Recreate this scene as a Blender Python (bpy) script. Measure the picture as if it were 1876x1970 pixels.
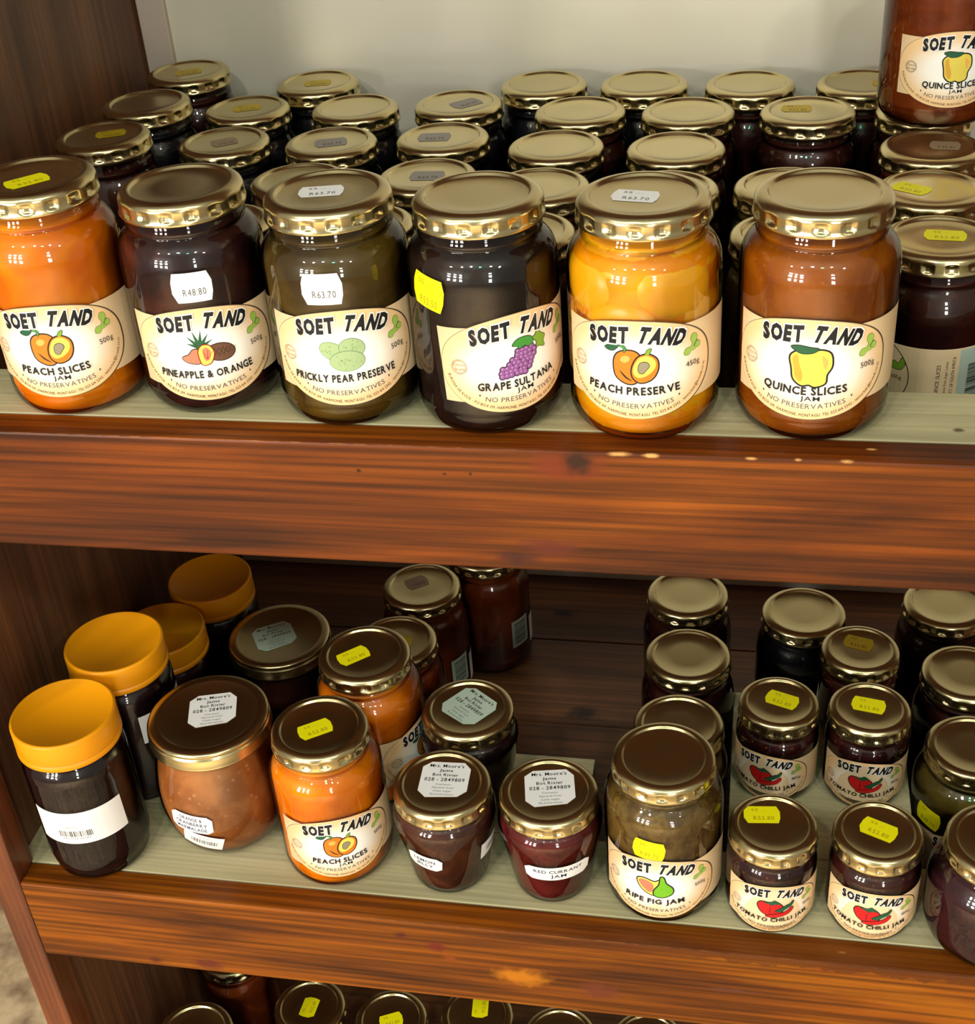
import bpy, bmesh, math, random
from mathutils import Vector, Matrix
from mathutils.geometry import tessellate_polygon
for o in list(bpy.data.objects): bpy.data.objects.remove(o)
SC = bpy.context.scene; COL = SC.collection
PI = math.pi
def L(r, g, b):                                   # sRGB 0..255 -> linear
    f = lambda c: (c/255/12.92) if c/255 <= .04045 else ((c/255+.055)/1.055)**2.4
    return (f(r), f(g), f(b), 1)
# ------------------------------------------------------------------ camera
cam = bpy.data.cameras.new('camera'); co = bpy.data.objects.new('camera', cam); COL.objects.link(co); SC.camera = co
P_, Y_, R_ = .5906, .2210, -.0813
fwd = Vector((-math.sin(Y_)*math.cos(P_), math.cos(Y_)*math.cos(P_), -math.sin(P_)))
rt = Vector((math.cos(Y_), math.sin(Y_), 0)); up = rt.cross(fwd)
r2 = math.cos(R_)*rt+math.sin(R_)*up; u2 = -math.sin(R_)*rt+math.cos(R_)*up
co.matrix_world = Matrix(((r2.x, u2.x, -fwd.x, 0), (r2.y, u2.y, -fwd.y, -.6219), (r2.z, u2.z, -fwd.z, .3825), (0, 0, 0, 1)))
cam.sensor_fit = 'HORIZONTAL'; cam.sensor_width = 36; cam.lens = 2681.5/1876*36; cam.clip_start = .02
# ------------------------------------------------------------------ world, lights, exposure
SC.view_settings.view_transform = 'Standard'; SC.view_settings.look = 'None'
SC.view_settings.gamma = 1; SC.view_settings.use_curve_mapping = False
SC.view_settings.exposure = 0.0
SC.cycles.use_denoising = True
SC.cycles.max_bounces = 8; SC.cycles.transparent_max_bounces = 16; SC.cycles.sample_clamp_indirect = 4
W = bpy.data.worlds.new('room_light'); SC.world = W; W.use_nodes = True
W.node_tree.nodes['Background'].inputs[0].default_value = (.80, .74, .62, 1)
W.node_tree.nodes['Background'].inputs[1].default_value = .42
def area(name, loc, target, sx, sy, power, color):
    l = bpy.data.lights.new(name, 'AREA'); l.shape = 'RECTANGLE'; l.size = sx; l.size_y = sy; l.energy = power; l.color = color
    o = bpy.data.objects.new(name, l); COL.objects.link(o); o.location = loc
    o.rotation_euler = (Vector(target)-Vector(loc)).to_track_quat('-Z', 'Y').to_euler(); return o
for k, (x, c, e) in enumerate([(-1.45, (1, .93, .80), 1), (-.85, (1, .95, .85), 1), (-.35, (1, .97, .9), 1.1), (.1, (.15, 1, .62), .35), (.5, (1, .95, .85), 1), (1.15, (1, .93, .8), 1)]):
    area('ceiling_lamp', (x, -1.35-.1*(k % 2), 1.45), (-.1, .1, -.1), .11, .07, 6.0*e, c)
for cx in range(3):                                   # shop window to the left behind the viewer: panes
    for cz in range(3):
        area('shop_window', (-1.85+cx*.36, -2.02-cx*.18, -.10+cz*.36), (-.1, 0, -.15), .20, .20, 6.2, (1, .96, .88))
for cz in range(3): area('doorway', (.9, -2.6, -.15+cz*.5), (0, 0, -.1), .22, .30, 6.5, (1, .97, .92))
fl = area('added_floor_fill', (-.2, -2.1, 1.65), (-.2, -2.1, -1), .9, .6, 60, (1, .94, .82)); fl.data.spread = math.radians(66)  # added unseen downlight: its floor bounce brightens lid skirts and shelf undersides

# ------------------------------------------------------------------ materials
def nt(name):
    m = bpy.data.materials.new(name); m.use_nodes = True; n = m.node_tree
    return m, n, n.nodes['Principled BSDF'], n.links
def plain(name, col, rough=.5, metal=0, coat=0, spec=.5, sss=0, bump=0, bscale=60):
    m, n, b, l = nt(name); b.inputs['Base Color'].default_value = col; b.inputs['Roughness'].default_value = rough
    b.inputs['Metallic'].default_value = metal; b.inputs['Coat Weight'].default_value = coat; b.inputs['Specular IOR Level'].default_value = spec
    # faint mottling so that no surface is perfectly even
    tx = n.nodes.new('ShaderNodeTexCoord'); no = n.nodes.new('ShaderNodeTexNoise'); no.inputs['Scale'].default_value = bscale
    l.new(tx.outputs['Object'], no.inputs['Vector'])
    mx = n.nodes.new('ShaderNodeMix'); mx.data_type = 'RGBA'; mx.blend_type = 'MULTIPLY'; mx.inputs[0].default_value = .12
    mx.inputs[6].default_value = col; l.new(no.outputs['Fac'], mx.inputs[7]); l.new(mx.outputs[2], b.inputs['Base Color'])
    if bump:
        bp = n.nodes.new('ShaderNodeBump'); bp.inputs['Strength'].default_value = bump; bp.inputs['Distance'].default_value = .001
        l.new(no.outputs['Fac'], bp.inputs['Height']); l.new(bp.outputs[0], b.inputs['Normal'])
    if sss:
        b.inputs['Subsurface Weight'].default_value = sss; b.inputs['Subsurface Radius'].default_value = (.012, .006, .002); b.inputs['Subsurface Scale'].default_value = 1
    return m
def node(n, t, **kw):
    x = n.nodes.new(t)
    for k, v in kw.items():
        if k[0] == 'i' and k[1:].isdigit(): x.inputs[int(k[1:])].default_value = v
        else: setattr(x, k, v)
    return x
def mixc(n, l, fac, a, b, mode='MIX'):
    x = node(n, 'ShaderNodeMix', data_type='RGBA', blend_type=mode)
    for s, v in ((0, fac), (6, a), (7, b)):
        if hasattr(v, 'links') or isinstance(v, bpy.types.NodeSocket): l.new(v, x.inputs[s])
        else: x.inputs[s].default_value = v
    return x.outputs[2]
def wood(name, light, mid, dark, grain='x', knots=(), gloss=.3, coat=.5, drip=None, fine=1.0, contrast=1.0, big=1.0, spec=.5):
    m, n, b, l = nt(name)
    tx = node(n, 'ShaderNodeTexCoord')
    sc = {'x': (3, 26, 26), 'y': (26, 3, 26), 'z': (26, 26, 3)}[grain]
    mp = node(n, 'ShaderNodeMapping'); mp.inputs['Scale'].default_value = sc; l.new(tx.outputs['Object'], mp.inputs[0])
    n1 = node(n, 'ShaderNodeTexNoise'); n1.inputs['Scale'].default_value = .8*big; n1.inputs['Detail'].default_value = 6; n1.inputs['Distortion'].default_value = .6
    l.new(mp.outputs[0], n1.inputs['Vector'])
    mp2 = node(n, 'ShaderNodeMapping'); mp2.inputs['Scale'].default_value = tuple(s*(1.2 if s < 10 else 9) for s in sc); l.new(tx.outputs['Object'], mp2.inputs[0])
    n2 = node(n, 'ShaderNodeTexNoise'); n2.inputs['Scale'].default_value = 1.2; n2.inputs['Detail'].default_value = 4; l.new(mp2.outputs[0], n2.inputs['Vector'])
    r = node(n, 'ShaderNodeValToRGB'); e = r.color_ramp.elements
    e[0].position = .5-.18/contrast; e[0].color = dark; e[1].position = .5+.2/contrast; e[1].color = light
    k = e.new(.5); k.color = mid
    l.new(n1.outputs['Fac'], r.inputs[0])
    g = node(n, 'ShaderNodeMapRange'); g.inputs[1].default_value = .35; g.inputs[2].default_value = .65; g.inputs[3].default_value = 1-.38*fine; g.inputs[4].default_value = 1.12
    l.new(n2.outputs['Fac'], g.inputs[0])
    c = mixc(n, l, 1.0, r.outputs[0], g.outputs[0], 'MULTIPLY')
    n3 = node(n, 'ShaderNodeTexNoise'); n3.inputs['Scale'].default_value = 130; n3.inputs['Detail'].default_value = 3; l.new(tx.outputs['Object'], n3.inputs['Vector'])
    for (kx, ky, kz, rad, el, col) in knots:        # knots, stains, chipped spots and the painted edge highlight: p scaled about the spot
        v = node(n, 'ShaderNodeVectorMath', operation='SUBTRACT'); v.inputs[1].default_value = (kx, ky, kz); l.new(tx.outputs['Object'], v.inputs[0])
        s = node(n, 'ShaderNodeVectorMath', operation='MULTIPLY'); s.inputs[1].default_value = (1/el, 1, 1); l.new(v.outputs[0], s.inputs[0])
        ln = node(n, 'ShaderNodeVectorMath', operation='LENGTH'); l.new(s.outputs[0], ln.inputs[0])
        a = node(n, 'ShaderNodeMath', operation='MULTIPLY_ADD'); l.new(n3.outputs['Fac'], a.inputs[0]); a.inputs[1].default_value = rad*1.3; l.new(ln.outputs['Value'], a.inputs[2])
        mr = node(n, 'ShaderNodeMapRange', interpolation_type='SMOOTHSTEP'); mr.inputs[1].default_value = rad*.9; mr.inputs[2].default_value = rad*2.0; mr.inputs[3].default_value = .9; mr.inputs[4].default_value = 0
        l.new(a.outputs[0], mr.inputs[0]); c = mixc(n, l, mr.outputs[0], c, col)
    if drip:                                       # runs of darker varnish below the top edge
        z0, x0, x1 = drip
        sx = node(n, 'ShaderNodeSeparateXYZ'); l.new(tx.outputs['Object'], sx.inputs[0])
        nd = node(n, 'ShaderNodeTexNoise', noise_dimensions='1D'); nd.inputs['Scale'].default_value = 60; nd.inputs['Detail'].default_value = 3; l.new(sx.outputs[0], nd.inputs['W'])
        h = node(n, 'ShaderNodeMath', operation='MULTIPLY_ADD'); l.new(nd.outputs['Fac'], h.inputs[0]); h.inputs[1].default_value = .016; l.new(sx.outputs[2], h.inputs[2])
        m1 = node(n, 'ShaderNodeMapRange'); m1.inputs[1].default_value = z0-.0005; m1.inputs[2].default_value = z0+.0008; l.new(h.outputs[0], m1.inputs[0])
        m2 = node(n, 'ShaderNodeMapRange'); m2.inputs[1].default_value = x0; m2.inputs[2].default_value = x1; l.new(sx.outputs[0], m2.inputs[0])
        mm = node(n, 'ShaderNodeMath', operation='MULTIPLY'); l.new(m1.outputs[0], mm.inputs[0]); l.new(m2.outputs[0], mm.inputs[1])
        mm2 = node(n, 'ShaderNodeMath', operation='MULTIPLY'); l.new(mm.outputs[0], mm2.inputs[0]); mm2.inputs[1].default_value = .65
        c = mixc(n, l, mm2.outputs[0], c, dark)
    l.new(c, b.inputs['Base Color'])
    b.inputs['Roughness'].default_value = gloss; b.inputs['Coat Weight'].default_value = coat; b.inputs['Coat Roughness'].default_value = .18; b.inputs['Specular IOR Level'].default_value = spec
    bp = node(n, 'ShaderNodeBump'); bp.inputs['Strength'].default_value = .35; bp.inputs['Distance'].default_value = .0006
    l.new(n2.outputs['Fac'], bp.inputs['Height']); l.new(bp.outputs[0], b.inputs['Normal'])
    return m
DK = L(34, 16, 12); DP = L(70, 30, 30); CH = L(225, 165, 95)
YF = -.006
M = {}
OR = (L(196, 108, 28), L(168, 82, 20), L(104, 42, 12))
EDGE_GLINT = L(206, 130, 52)  # highlight painted as a thin light line along the rails' front top edge
M['rail_upper'] = wood('varnished_pine_upper', L(144, 74, 10), L(116, 54, 7), L(70, 30, 6), 'x', [(-.3, YF, 0, .0007, 300, EDGE_GLINT), 
    (-.095, YF, -.010, .010, 2.4, L(112, 44, 16)), (-.0882, YF, -.0066, .0085, 1.0, L(36, 22, 16)), (-.105, YF, -.0625, .006, 3.0, L(92, 38, 24)), (-.1222, YF, -.0705, .0055, 2.2, L(60, 26, 22)),
    (-.2082, YF, -.0169, .0012, 1.2, DK), (-.1604, YF, -.0171, .0009, 1.5, DK), (-.1461, YF, -.0164, .001, 1, DK),
    (-.066, YF, -.0006, .0016, 3.2, CH), (-.050, YF, -.0009, .0014, 3.0, CH), (.0015, YF, -.0004, .0012, 2.5, CH), (.0248, YF, 0, .0013, 1.6, CH), (.0491, YF, -.0002, .0016, 2.6, CH),
    (.062, .006, 0, .0011, 2.4, CH)], gloss=.42, coat=.03, fine=1.6, spec=.22, big=1.5)
M['rail_lower'] = wood('varnished_pine_lower', L(164, 94, 10), L(136, 70, 7), L(84, 40, 8), 'x', [(0, YF, -.3888, .0007, 600, EDGE_GLINT), 
    (-.2257, YF, -.4035, .0035, 1.5, L(74, 26, 22)), (-.2003, YF, -.4122, .005, 1.7, L(104, 34, 24)), (-.192, YF, -.4235, .004, 1.3, L(130, 60, 20)),
    (-.3789, YF, -.4590, .0065, 2.0, L(96, 40, 22)), (-.4202, YF, -.4605, .0035, 1.6, L(84, 34, 20)), (.0017, YF, -.4270, .0022, 10, L(96, 54, 36)),
    (-.0875, YF, -.4430, .010, 1.6, L(104, 50, 30)), (-.1424, YF, -.4364, .009, 2.2, L(188, 112, 18)), (.075, .004, -.3888, .0009, 3, CH)], gloss=.42, coat=.03, fine=1.6, spec=.22, big=1.5, drip=(-.3888-.0035+.004, -.16, .0))
M['wood_post'] = wood('varnished_post', L(158, 86, 40), L(132, 68, 30), L(90, 42, 20), 'z', gloss=.4, coat=.15)
M['wood_side'] = wood('dark_side_board', L(134, 86, 52), L(112, 70, 42), L(76, 46, 28), 'z', gloss=.5, coat=.1)
M['wood_floor'] = wood('dark_shelf_board', L(150, 98, 54), L(122, 76, 42), L(78, 46, 28), 'x', [(-.135, .30, -.4638, .010, 1.4, L(30, 20, 14)), (-.17, .44, -.4638, .006, 2, L(30, 16, 12))], gloss=.5, coat=.1)
M['paint'] = wood('worn_pale_green_paint', L(198, 188, 148), L(180, 172, 132), L(146, 140, 106), 'x', [(.106, .028, 0, .002, 1.6, L(70, 60, 40)), (.03, .03, 0, .003, 3, L(120, 115, 88)), (-.2, .03, -.3888, .004, 5, L(140, 138, 104))], gloss=.5, coat=.05, fine=.35, big=.8)
M['back_paint'] = plain('cream_back_paint', L(220, 214, 196), .42, bump=.15, bscale=9)
M['strip_paint'] = plain('pinkish_strip_paint', L(196, 180, 166), .55, bump=.2, bscale=30)
M['wall'] = plain('plaster_wall', L(190, 180, 160), .8, bump=.4, bscale=12)
# gold twist-off lid lacquer
m, n, b, l = nt('gold_lid_metal'); b.inputs['Metallic'].default_value = 1; b.inputs['Base Color'].default_value = (.64, .545, .29, 1); b.inputs['Roughness'].default_value = .2
tx = node(n, 'ShaderNodeTexCoord'); no = node(n, 'ShaderNodeTexNoise'); no.inputs['Scale'].default_value = 260; l.new(tx.outputs['Object'], no.inputs['Vector'])
mr = node(n, 'ShaderNodeMapRange'); mr.inputs[3].default_value = .22; mr.inputs[4].default_value = .26; l.new(no.outputs['Fac'], mr.inputs[0]); l.new(mr.outputs[0], b.inputs['Roughness'])
M['gold'] = m
M['cap'] = plain('orange_plastic_cap', L(246, 160, 10), .38, spec=.4, bscale=25)
# thin clear glass: coated look, lets the preserve show through
m, n, b, l = nt('clear_jar_glass'); n.nodes.remove(b)
tr = node(n, 'ShaderNodeBsdfTransparent'); tr.inputs[0].default_value = (.93, .95, .92, 1); gl = node(n, 'ShaderNodeBsdfGlossy'); gl.inputs['Roughness'].default_value = .03; gl.inputs[0].default_value = (1, 1, 1, 1)
fr = node(n, 'ShaderNodeFresnel'); fr.inputs[0].default_value = 1.5
tx = node(n, 'ShaderNodeTexCoord'); no = node(n, 'ShaderNodeTexNoise'); no.inputs['Scale'].default_value = 45; l.new(tx.outputs['Object'], no.inputs['Vector'])
bp = node(n, 'ShaderNodeBump'); bp.inputs['Strength'].default_value = .25; bp.inputs['Distance'].default_value = .0015; l.new(no.outputs['Fac'], bp.inputs['Height']); l.new(bp.outputs[0], gl.inputs['Normal']); l.new(bp.outputs[0], fr.inputs['Normal'])
mx = node(n, 'ShaderNodeMixShader'); l.new(fr.outputs[0], mx.inputs[0]); l.new(tr.outputs[0], mx.inputs[1]); l.new(gl.outputs[0], mx.inputs[2]); l.new(mx.outputs[0], n.nodes['Material Output'].inputs[0])
M['glass'] = m
def jam(name, a, b2, scale=28, rough=.35, bits=None, sss=.0, lo=.38, hi=.62):
    """the preserve itself: two tones in soft lumps, optional pale bits"""
    m, n, b, l = nt(name); tx = node(n, 'ShaderNodeTexCoord')
    no = node(n, 'ShaderNodeTexNoise'); no.inputs['Scale'].default_value = scale; no.inputs['Detail'].default_value = 3; no.inputs['Distortion'].default_value = .8; l.new(tx.outputs['Object'], no.inputs['Vector'])
    mr = node(n, 'ShaderNodeMapRange', interpolation_type='SMOOTHSTEP'); mr.inputs[1].default_value = lo; mr.inputs[2].default_value = hi; l.new(no.outputs['Fac'], mr.inputs[0])
    c = mixc(n, l, mr.outputs[0], a, b2)
    if bits:
        vo = node(n, 'ShaderNodeTexVoronoi'); vo.inputs['Scale'].default_value = bits[1]; l.new(tx.outputs['Object'], vo.inputs['Vector'])
        m2 = node(n, 'ShaderNodeMapRange'); m2.inputs[1].default_value = .12; m2.inputs[2].default_value = .22; m2.inputs[3].default_value = bits[2]; m2.inputs[4].default_value = 0; l.new(vo.outputs['Distance'], m2.inputs[0])
        c = mixc(n, l, m2.outputs[0], c, bits[0])
    l.new(c, b.inputs['Base Color']); b.inputs['Roughness'].default_value = rough; b.inputs['Specular IOR Level'].default_value = .25
    if sss:
        b.inputs['Subsurface Weight'].default_value = sss; b.inputs['Subsurface Radius'].default_value = (1, .45, .1); b.inputs['Subsurface Scale'].default_value = .012
    bp = node(n, 'ShaderNodeBump'); bp.inputs['Strength'].default_value = .3; bp.inputs['Distance'].default_value = .003; l.new(no.outputs['Fac'], bp.inputs['Height']); l.new(bp.outputs[0], b.inputs['Normal'])
    return m
J = {
 'peach': jam('peach_slices_in_syrup', L(232, 122, 0), L(248, 150, 0), 22, sss=.08),
 'peach2': jam('peach_syrup', L(236, 146, 0), L(248, 168, 2), 16, sss=.0),
 'peachdark': jam('peach_slices_aged', L(196, 98, 6), L(218, 124, 10), 24, sss=.1),
 'pineapple': jam('pineapple_orange_jam', L(44, 18, 20), L(88, 36, 22), 30, lo=.45, hi=.75),
 'pricklypear': jam('prickly_pear_syrup', L(70, 50, 18), L(104, 78, 22), 26),
 'grape': jam('grape_sultana_jam', L(24, 14, 14), L(44, 26, 18), 30),
 'quince': jam('quince_jam', L(140, 68, 4), L(164, 88, 8), 36, bits=(L(190, 110, 50), 220, .4)),
 'honeydark': jam('dark_purple_syrup', L(26, 12, 18), L(40, 20, 24), 30),
 'marmalade': jam('amber_marmalade', L(160, 92, 40), L(190, 120, 62), 34, bits=(L(220, 160, 110), 120, .5)),
 'lemon': jam('brown_jelly', L(70, 34, 26), L(98, 52, 34), 40),
 'currant': jam('red_currant_jam', L(84, 16, 18), L(112, 30, 30), 40, bits=(L(140, 60, 50), 160, .3)),
 'fig': jam('fig_jam', L(96, 70, 28), L(128, 98, 44), 90, bits=(L(170, 140, 80), 330, .55)),
 'tomato': jam('tomato_chilli_jam', L(44, 12, 14), L(70, 24, 20), 60, bits=(L(150, 90, 50), 190, .5)),
 'plum': jam('plum_jam', L(48, 18, 26), L(70, 28, 32), 50),
 'rust': jam('rust_red_jam', L(112, 44, 14), L(142, 62, 18), 30),
 'olive': jam('olive_syrup', L(92, 76, 24), L(118, 100, 40), 26),
 'navy': jam('blackberry_jam', L(20, 18, 26), L(30, 26, 34), 30),
 'maroon': jam('maroon_jam', L(46, 16, 14), L(66, 26, 20), 30),
}
INKC = dict(white=L(250, 248, 240), paper=L(246, 246, 244), black=L(26, 26, 28), grey=L(96, 92, 88), tan=L(150, 128, 100), green=L(128, 172, 52), dgreen=L(34, 92, 60), leaf=L(70, 150, 60),
  orange=L(232, 128, 30), orange2=L(248, 180, 90), yellow=L(244, 222, 96), stone=L(150, 140, 118), brown=L(110, 76, 56), dbrown=L(64, 44, 36), pear=L(168, 192, 140), pear2=L(120, 150, 98), grape=L(150, 92, 156), grapelt=L(196, 150, 200), dpurple=L(48, 24, 60),
  quince=L(236, 214, 90), quince2=L(226, 170, 60), red=L(206, 28, 30), red2=L(150, 16, 22), pink=L(226, 130, 100), lime=L(120, 190, 40), sticker=L(246, 238, 10), faint=L(170, 150, 20), navy=L(40, 44, 90), cyan=L(186, 204, 188), shaded_yellow=L(196, 168, 16), sprout=L(160, 196, 84), slate=L(150, 144, 136), teal=L(40, 58, 54))
INK = {k: plain('ink_'+k, v, .42, spec=.35) for k, v in INKC.items()}
def grad(name, inner, outer, r0, r1, axis=None):
    m, n, b, l = nt(name); uv = node(n, 'ShaderNodeUVMap'); 
    ln = node(n, 'ShaderNodeVectorMath', operation='LENGTH'); l.new(uv.outputs[0], ln.inputs[0])
    mr = node(n, 'ShaderNodeMapRange', interpolation_type='SMOOTHSTEP'); mr.inputs[1].default_value = r0; mr.inputs[2].default_value = r1; l.new(ln.outputs['Value'], mr.inputs[0])
    l.new(mixc(n, l, mr.outputs[0], inner, outer), b.inputs['Base Color']); b.inputs['Roughness'].default_value = .35; return m
INK['oval'] = grad('label_print_oval', L(252, 250, 242), L(240, 200, 146), .35, 1.0)
INK['band'] = grad('label_print_band', L(240, 212, 168), L(214, 184, 140), .6, 1.5)
# ------------------------------------------------------------------ object helpers
def link(o, parent=None):
    COL.objects.link(o)
    if parent: o.parent = parent
    return o
def mesh_obj(name, me, parent=None): return link(bpy.data.objects.new(name, me), parent)
def tag(o, label=None, cat=None, group=None, kind=None):
    for k, v in (('label', label), ('category', cat), ('group', group), ('kind', kind)):
        if v: o[k] = v
    return o
def bm_mesh(bm, name, mats, smooth=True):
    me = bpy.data.meshes.new(name); bm.to_mesh(me); bm.free()
    for mt in (mats if isinstance(mats, (list, tuple)) else [mats]): me.materials.append(mt)
    if smooth:
        for p in me.polygons: p.use_smooth = True
    return me
def box(name, x0, x1, y0, y1, z0, z1, mat, parent=None, bev=.0012):
    bm = bmesh.new(); bmesh.ops.create_cube(bm, size=1)
    for v in bm.verts: v.co = Vector(((x0+x1)/2+v.co.x*(x1-x0), (y0+y1)/2+v.co.y*(y1-y0), (z0+z1)/2+v.co.z*(z1-z0)))
    if bev: bmesh.ops.bevel(bm, geom=bm.edges[:], offset=bev, segments=2, profile=.5, affect='EDGES')
    return mesh_obj(name, bm_mesh(bm, name, mat, False), parent)
def lathe(name, prof, n, mats, dent=None, smooth=True, matf=None):
    """prof: list of (r,z[,dentweight]) in metres"""
    bm = bmesh.new(); rings = []
    for p in prof:
        r, z = p[0], p[1]; w = p[2] if len(p) > 2 else 0
        if r < 1e-6: rings.append([bm.verts.new((0, 0, z))]); continue
        rings.append([bm.verts.new(((r-(dent(i)*w if dent else 0))*math.sin(2*PI*i/n), -(r-(dent(i)*w if dent else 0))*math.cos(2*PI*i/n), z)) for i in range(n)])
    for a, b2 in zip(rings, rings[1:]):
        for i in range(n):
            j = (i+1) % n
            if len(a) == 1 and len(b2) == 1: continue
            if len(a) == 1: bm.faces.new((a[0], b2[j], b2[i]))
            elif len(b2) == 1: bm.faces.new((a[i], a[j], b2[0]))
            else: bm.faces.new((a[i], a[j], b2[j], b2[i]))
    bmesh.ops.recalc_face_normals(bm, faces=bm.faces[:])
    return bm_mesh(bm, name, mats, smooth)
mm = lambda pts: [(p[0]/1000, p[1]/1000)+tuple(p[2:]) for p in pts]
def smooth_prof(pts, k=3):
    out = []
    for i in range(len(pts)-1):
        p0, p1, p2, p3 = pts[max(i-1, 0)], pts[i], pts[i+1], pts[min(i+2, len(pts)-1)]
        for j in range(k):
            t = j/k
            # catmull, limited to keep straight walls straight
            q = tuple(.5*((2*p1[d])+(-p0[d]+p2[d])*t+(2*p0[d]-5*p1[d]+4*p2[d]-p3[d])*t*t+(-p0[d]+3*p1[d]-3*p2[d]+p3[d])*t**3) for d in (0, 1))
            if abs(p1[0]-p2[0]) < .2 and abs(p1[1]-p2[1]) > 20: q = tuple(p1[d]+(p2[d]-p1[d])*t for d in (0, 1))
            out.append(q)
    out.append(pts[-1]); return out
PROF = {
 'A': [(0, 2.5), (24, 2.4), (30, .5), (33.4, .4), (37, 3.2), (39.3, 8.5), (39.9, 14), (39.9, 20), (39.9, 76), (39.9, 85), (39.6, 90), (38.4, 95), (36, 99), (33.6, 101.4), (32.2, 103), (32.7, 105), (32.6, 107), (31.9, 109), (31.7, 112), (31.7, 121.0)],
 'C': [(0, 2.5), (22, 2.4), (27, .5), (31, .4), (34.6, 3.2), (36.8, 8.5), (37.4, 14), (37.4, 20), (37.4, 76), (37.4, 83), (37, 88), (36, 93), (34.4, 97.4), (32.9, 100.2), (32.3, 102.4), (32.7, 104.4), (32.5, 107), (31.9, 109), (31.7, 112), (31.7, 121.0)],
 'H': [(0, 2), (24, 1.8), (28, .6), (32, .8), (34.6, 4), (35.4, 9), (36.4, 13), (37, 18), (37, 26), (37, 88), (37, 96), (36.4, 101), (34.5, 105.5), (33, 108), (32.5, 112), (32.5, 132)],
 'G': [(0, 2.4), (22, 2.2), (26, .6), (30, 1.2), (37.5, 8.5), (43.8, 21), (47.1, 38), (47.3, 54), (45.4, 70), (42.4, 84), (40.8, 92), (40.6, 97), (40.6, 109)],
 'T': [(0, 2.2), (18, 2), (22, .6), (25, 1), (27.5, 5), (29.6, 18), (32.6, 36), (35.3, 52), (36.2, 60), (35.3, 65.5), (33, 69), (31.6, 71), (31.6, 83.2)],
 'S': [(0, 2.2), (19, 2), (23, .6), (26, 1), (28.6, 5.5), (29.8, 12), (29.9, 18), (29.9, 42), (29.9, 50), (29.3, 54.5), (27.5, 58.5), (26.8, 61), (26.8, 76.4)],
 'W': [(0, 2.2), (22, 2), (26, .6), (31, 1.4), (37.5, 8), (41, 18), (41.9, 30), (41.9, 48), (40.3, 58), (36, 66), (32.8, 70), (31.7, 73), (31.7, 86.2)]}
LID = {'A': (34, 122.8), 'C': (34, 122.8), 'H': (36.6, 134), 'G': (44, 110.6), 'T': (34, 85), 'S': (29, 78), 'W': (34, 88)}
FILL = {'A': 105, 'C': 105, 'H': 106, 'G': 96, 'T': 68, 'S': 58, 'W': 68}
for k in PROF: PROF[k] = smooth_prof(PROF[k])
_g, _c, _l = {}, {}, {}
def glass_mesh(t):
    if t not in _g: _g[t] = lathe('jar_glass_'+t, mm(PROF[t]), 72, M['glass'])
    return _g[t]
def content_mesh(t, key):
    if (t, key) not in _c:
        ins = 3.0 if key == 'peach2' else 1.7; pr = [(max(r-ins, 0), z+(1.5 if z < 12 else 0)) for r, z in PROF[t] if z < FILL[t]]; pr[0] = (0, pr[0][1]+.5)
        pr += [(pr[-1][0]-.2, FILL[t]), (0, FILL[t]+.3)]
        _c[(t, key)] = lathe('contents', mm(pr), 56, J[key])
    return _c[(t, key)]
def lid_mesh(t):
    """lathed lid in its own frame: z=0 is the top"""
    R, _ = LID[t]
    if t == 'H':
        key = 'H'
        if key not in _l:
            pr = [(0, -.7), (R-2.6, -.7), (R-2.2, -.1), (R-1.6, 0), (R-.6, -.4), (R-.1, -1.2), (R, -2), (R, -8), (R+.1, -17.2, 1), (R-.1, -17.5), (R-1.8, -17.6), (R-1.8, -18.4), (R-.1, -18.6), (R+.2, -20), (R+.2, -22.6), (R-.4, -23.2), (R-1.6, -23.2)]
            _l[key] = lathe('screw_cap', mm(pr), 120, M['cap'], dent=lambda i: .00012 if i % 2 else 0)
        return _l[key]
    key = (R, t in 'GT')
    if key not in _l:
        if t == 'G': pr = [(0, -1.4), (.76*R, -1.4), (.80*R, -.4), (.84*R, 0), (.93*R, -.1), (.975*R, -1), (R-.4, -2.4), (R-1.2, -3.6), (R-1.3, -4.4), (R-.3, -5), (R, -6), (R, -12.4), (R+.5, -13.2), (R+.3, -14), (R-.8, -14)]; dn = None
        else:
            pr = [(0, -1.9), (.40*R, -1.9), (.765*R, -1.9), (.785*R, -1.5), (.80*R, -.35), (.815*R, 0), (.855*R, -.05), (.91*R, -.5), (.955*R, -1.4), (.985*R, -2.6), (R-.1, -3.7, .1), (R, -4.3, .3), (R-.05, -4.9, 1), (R-.05, -8.8, 1), (R, -9.3, .6 if R < 30 or t == 'T' else .25), (R+.3, -10.4, .5 if R < 30 or t == 'T' else -.2), (R+.45, -11.6, .4 if R < 30 or t == 'T' else -.2), (R+.1, -12.2), (R-1, -12.1)]
            dn = lambda i: (.0011 if (i % 10) in (3, 4, 5, 6) else 0)
        _l[key] = lathe('twist_lid', mm(pr), 160, M['gold'], dent=dn)
    return _l[key]
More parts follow.
